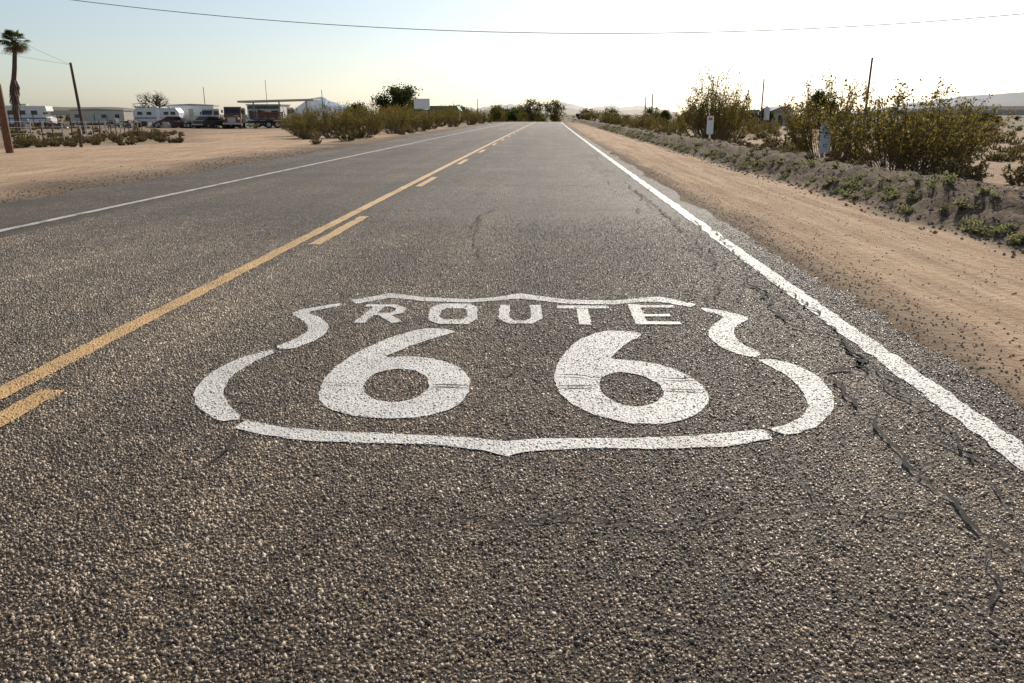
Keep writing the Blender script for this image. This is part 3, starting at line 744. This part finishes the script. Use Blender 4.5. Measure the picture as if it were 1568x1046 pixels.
def car(name,x,y,rz,k,pick=False):
    b=MB(); b.prism([(-2.2,.35),(2.2,.35),(2.28,.6),(2.15,.85),(1.1,.98),(-1.9,1.0),(-2.25,.9)],-.86,.86,k)
    if pick: b.prism([(1.1,.985),(.6,1.62),(-.3,1.65),(-.4,1.)],-.76,.76,k); b.box((-1.3,0,1.05),(1.7,1.7,.12),'dark')
    else: b.prism([(1.15,.985),(.45,1.42),(-1.1,1.45),(-1.85,1.0)],-.76,.76,k)
    for s in(-1,1):
        if pick: b.prism([(.95,1.02),(.55,1.52),(-.2,1.55),(-.25,1.02)],s*.765-.01,s*.765+.01,'glass')
        else:
            b.prism([(.95,1.02),(.4,1.36),(-.3,1.38),(-.3,1.02)],s*.765-.01,s*.765+.01,'glass'); b.prism([(-.38,1.02),(-.38,1.38),(-1.05,1.38),(-1.5,1.02)],s*.765-.01,s*.765+.01,'glass')
        [b.wheel(q,s*.78,.33,.2) for q in(-1.4,1.4)]; b.tube((2.15,s*.62,.68),(2.26,s*.62,.68),.1,.1,'signw',8); b.box((-2.24,s*.65,.75),(.04,.22,.14),'red')
    b.prism([(1.18,1.0),(.66 if pick else .5,1.58 if pick else 1.4),(.63 if pick else .47,1.58 if pick else 1.4),(1.14,1.)],-.68,.68,'glass')
    b.box((2.3,0,.5),(.1,1.7,.16),'steel'); b.box((-2.3,0,.5),(.1,1.7,.16),'steel')
    return b.obj(name,G(x,y),rz,rec=True)
car("parked_car",-49.5,108,.6,'red'); car("pickup_truck",-35.2,112,.5,'whitep',True); car("parked_car",-42.6,103,1.2,'dark'); car("pickup_truck",-33.8,118,-.4,'cream',True)
# service station
e=empty("service_station",G(-43,134))
b=MB(); b.box((-3.4,2.5,1.6),(5.5,5,3.2),'whitep'); b.box((-3.4,2.5,3.28),(5.8,5.3,.16),'roof'); windows(b,-.03,(-5.3,-3.9,-1.6),1.7,1.1,1.3,'glass','steel'); b.box((-2.7,-.03,1.05),(.9,.05,2.1),'glass'); b.box((-3.4,-.06,2.85),(5.4,.06,.45),'blue')
b.obj("station_building",parent=e,rec=True)
b=MB(); b.prism([(-6,3.55),(6.2,3.9),(6.2,4.15),(-6,3.85)],-4.5,-.2,'cream'); [b.tube((x,-2.4,-.1),(x,-2.4,3.7+x*.03),.11,.11,'steel',8) for x in(-4.2,0,4.4)]
b.obj("canopy",parent=e,rec=True)
b=MB(); 
for x in(-1.2,1.4): b.box((x,-2.4,.75),(.6,.4,1.5),'red'); b.box((x,-2.62,1.15),(.45,.03,.35),'signw')
b.box((.1,-2.4,.06),(4,1,.12),'roof'); b.obj("fuel_pumps",parent=e)
# sheds right, tank, junk
b=MB(); b.box((0,0,1.3),(5,4,2.6),'cream'); b.prism([(-2.8,2.6),(2.8,2.6),(0,3.6)],-2.3,2.3,'roof'); windows(b,-2.02,(-1.5,1.5),1.5,.9,.8); b.box((0,-2.02,1),(.9,.05,2),'wood'); b.obj("house",G(43,158),.2,rec=True)
b=MB(); b.box((0,0,1.1),(4,3,2.2),'wood'); b.prism([(-2.2,2.2),(2.2,2.2),(2.2,2.75),(-2.2,2.4)],-1.7,1.7,'roof'); b.box((.6,-1.52,1),(1,.04,2),'dark'); b.obj("wooden_shed",G(33.3,142),0,rec=True)
b=MB(); b.tube((0,0,1),(0,0,3),.45,.45,'whitep',16); b.tube((0,0,3),(0,0,3.25),.45,.1,'whitep',16)
for a in range(4): b.tube((.6*math.cos(a*1.57),.6*math.sin(a*1.57),0),(.4*math.cos(a*1.57),.4*math.sin(a*1.57),1.1),.05,.05,'dark')
b.obj("water_tank",G(36.6,140))
b=MB(); r=random.Random(9)
for i in range(60):
    x=r.gauss(0,2.2); y=r.gauss(0,1.); b.box((x,y,r.uniform(.1,.9)*max(.2,1-abs(x)/5)),(r.uniform(.2,1),r.uniform(.2,.8),r.uniform(.1,.7)),r.choice(['rust','dark','wood','steel','cream']),r.random()*3,r.uniform(-.4,.4))
for i in range(6): b.wheel(r.uniform(-3,3),r.uniform(-1.5,-1),.33,.2)
me=b.mesh("junk_pile"); inst(me,"junk_pile",G(-48,106)); inst(me,"junk_pile",G(-56,108),2); inst(me,"junk_pile",G(-64,100),1)
# ------------------------------------------------------------ hills
M['h1']=haze("hazy_blue_mountain",(.30,.43,.60),.2); M['h2']=haze("hazy_mesa",(.22,.20,.16),.12); M['h3']=haze("hazy_pale_mountain",(.38,.49,.61),.38)  # blue tint of the mountains is aerial haze put into their colour
def hills(name,Y,r0,r1,fn,k,n=160):
    b=MB(); vs=[]
    for i in range(n+1):
        r=r0+(r1-r0)*i/n; t=i/n; z=max(0,fn(r,t))
        vs+=[(r*Y,Y,-30),(r*Y*1.01,Y*1.01,z*.55),(r*Y*1.03,Y*1.03,z)]
    b.add(vs,[(3*i+j,3*i+3+j,3*i+4+j,3*i+1+j) for i in range(n) for j in range(2)],k); b.obj(name)
K=1/1319
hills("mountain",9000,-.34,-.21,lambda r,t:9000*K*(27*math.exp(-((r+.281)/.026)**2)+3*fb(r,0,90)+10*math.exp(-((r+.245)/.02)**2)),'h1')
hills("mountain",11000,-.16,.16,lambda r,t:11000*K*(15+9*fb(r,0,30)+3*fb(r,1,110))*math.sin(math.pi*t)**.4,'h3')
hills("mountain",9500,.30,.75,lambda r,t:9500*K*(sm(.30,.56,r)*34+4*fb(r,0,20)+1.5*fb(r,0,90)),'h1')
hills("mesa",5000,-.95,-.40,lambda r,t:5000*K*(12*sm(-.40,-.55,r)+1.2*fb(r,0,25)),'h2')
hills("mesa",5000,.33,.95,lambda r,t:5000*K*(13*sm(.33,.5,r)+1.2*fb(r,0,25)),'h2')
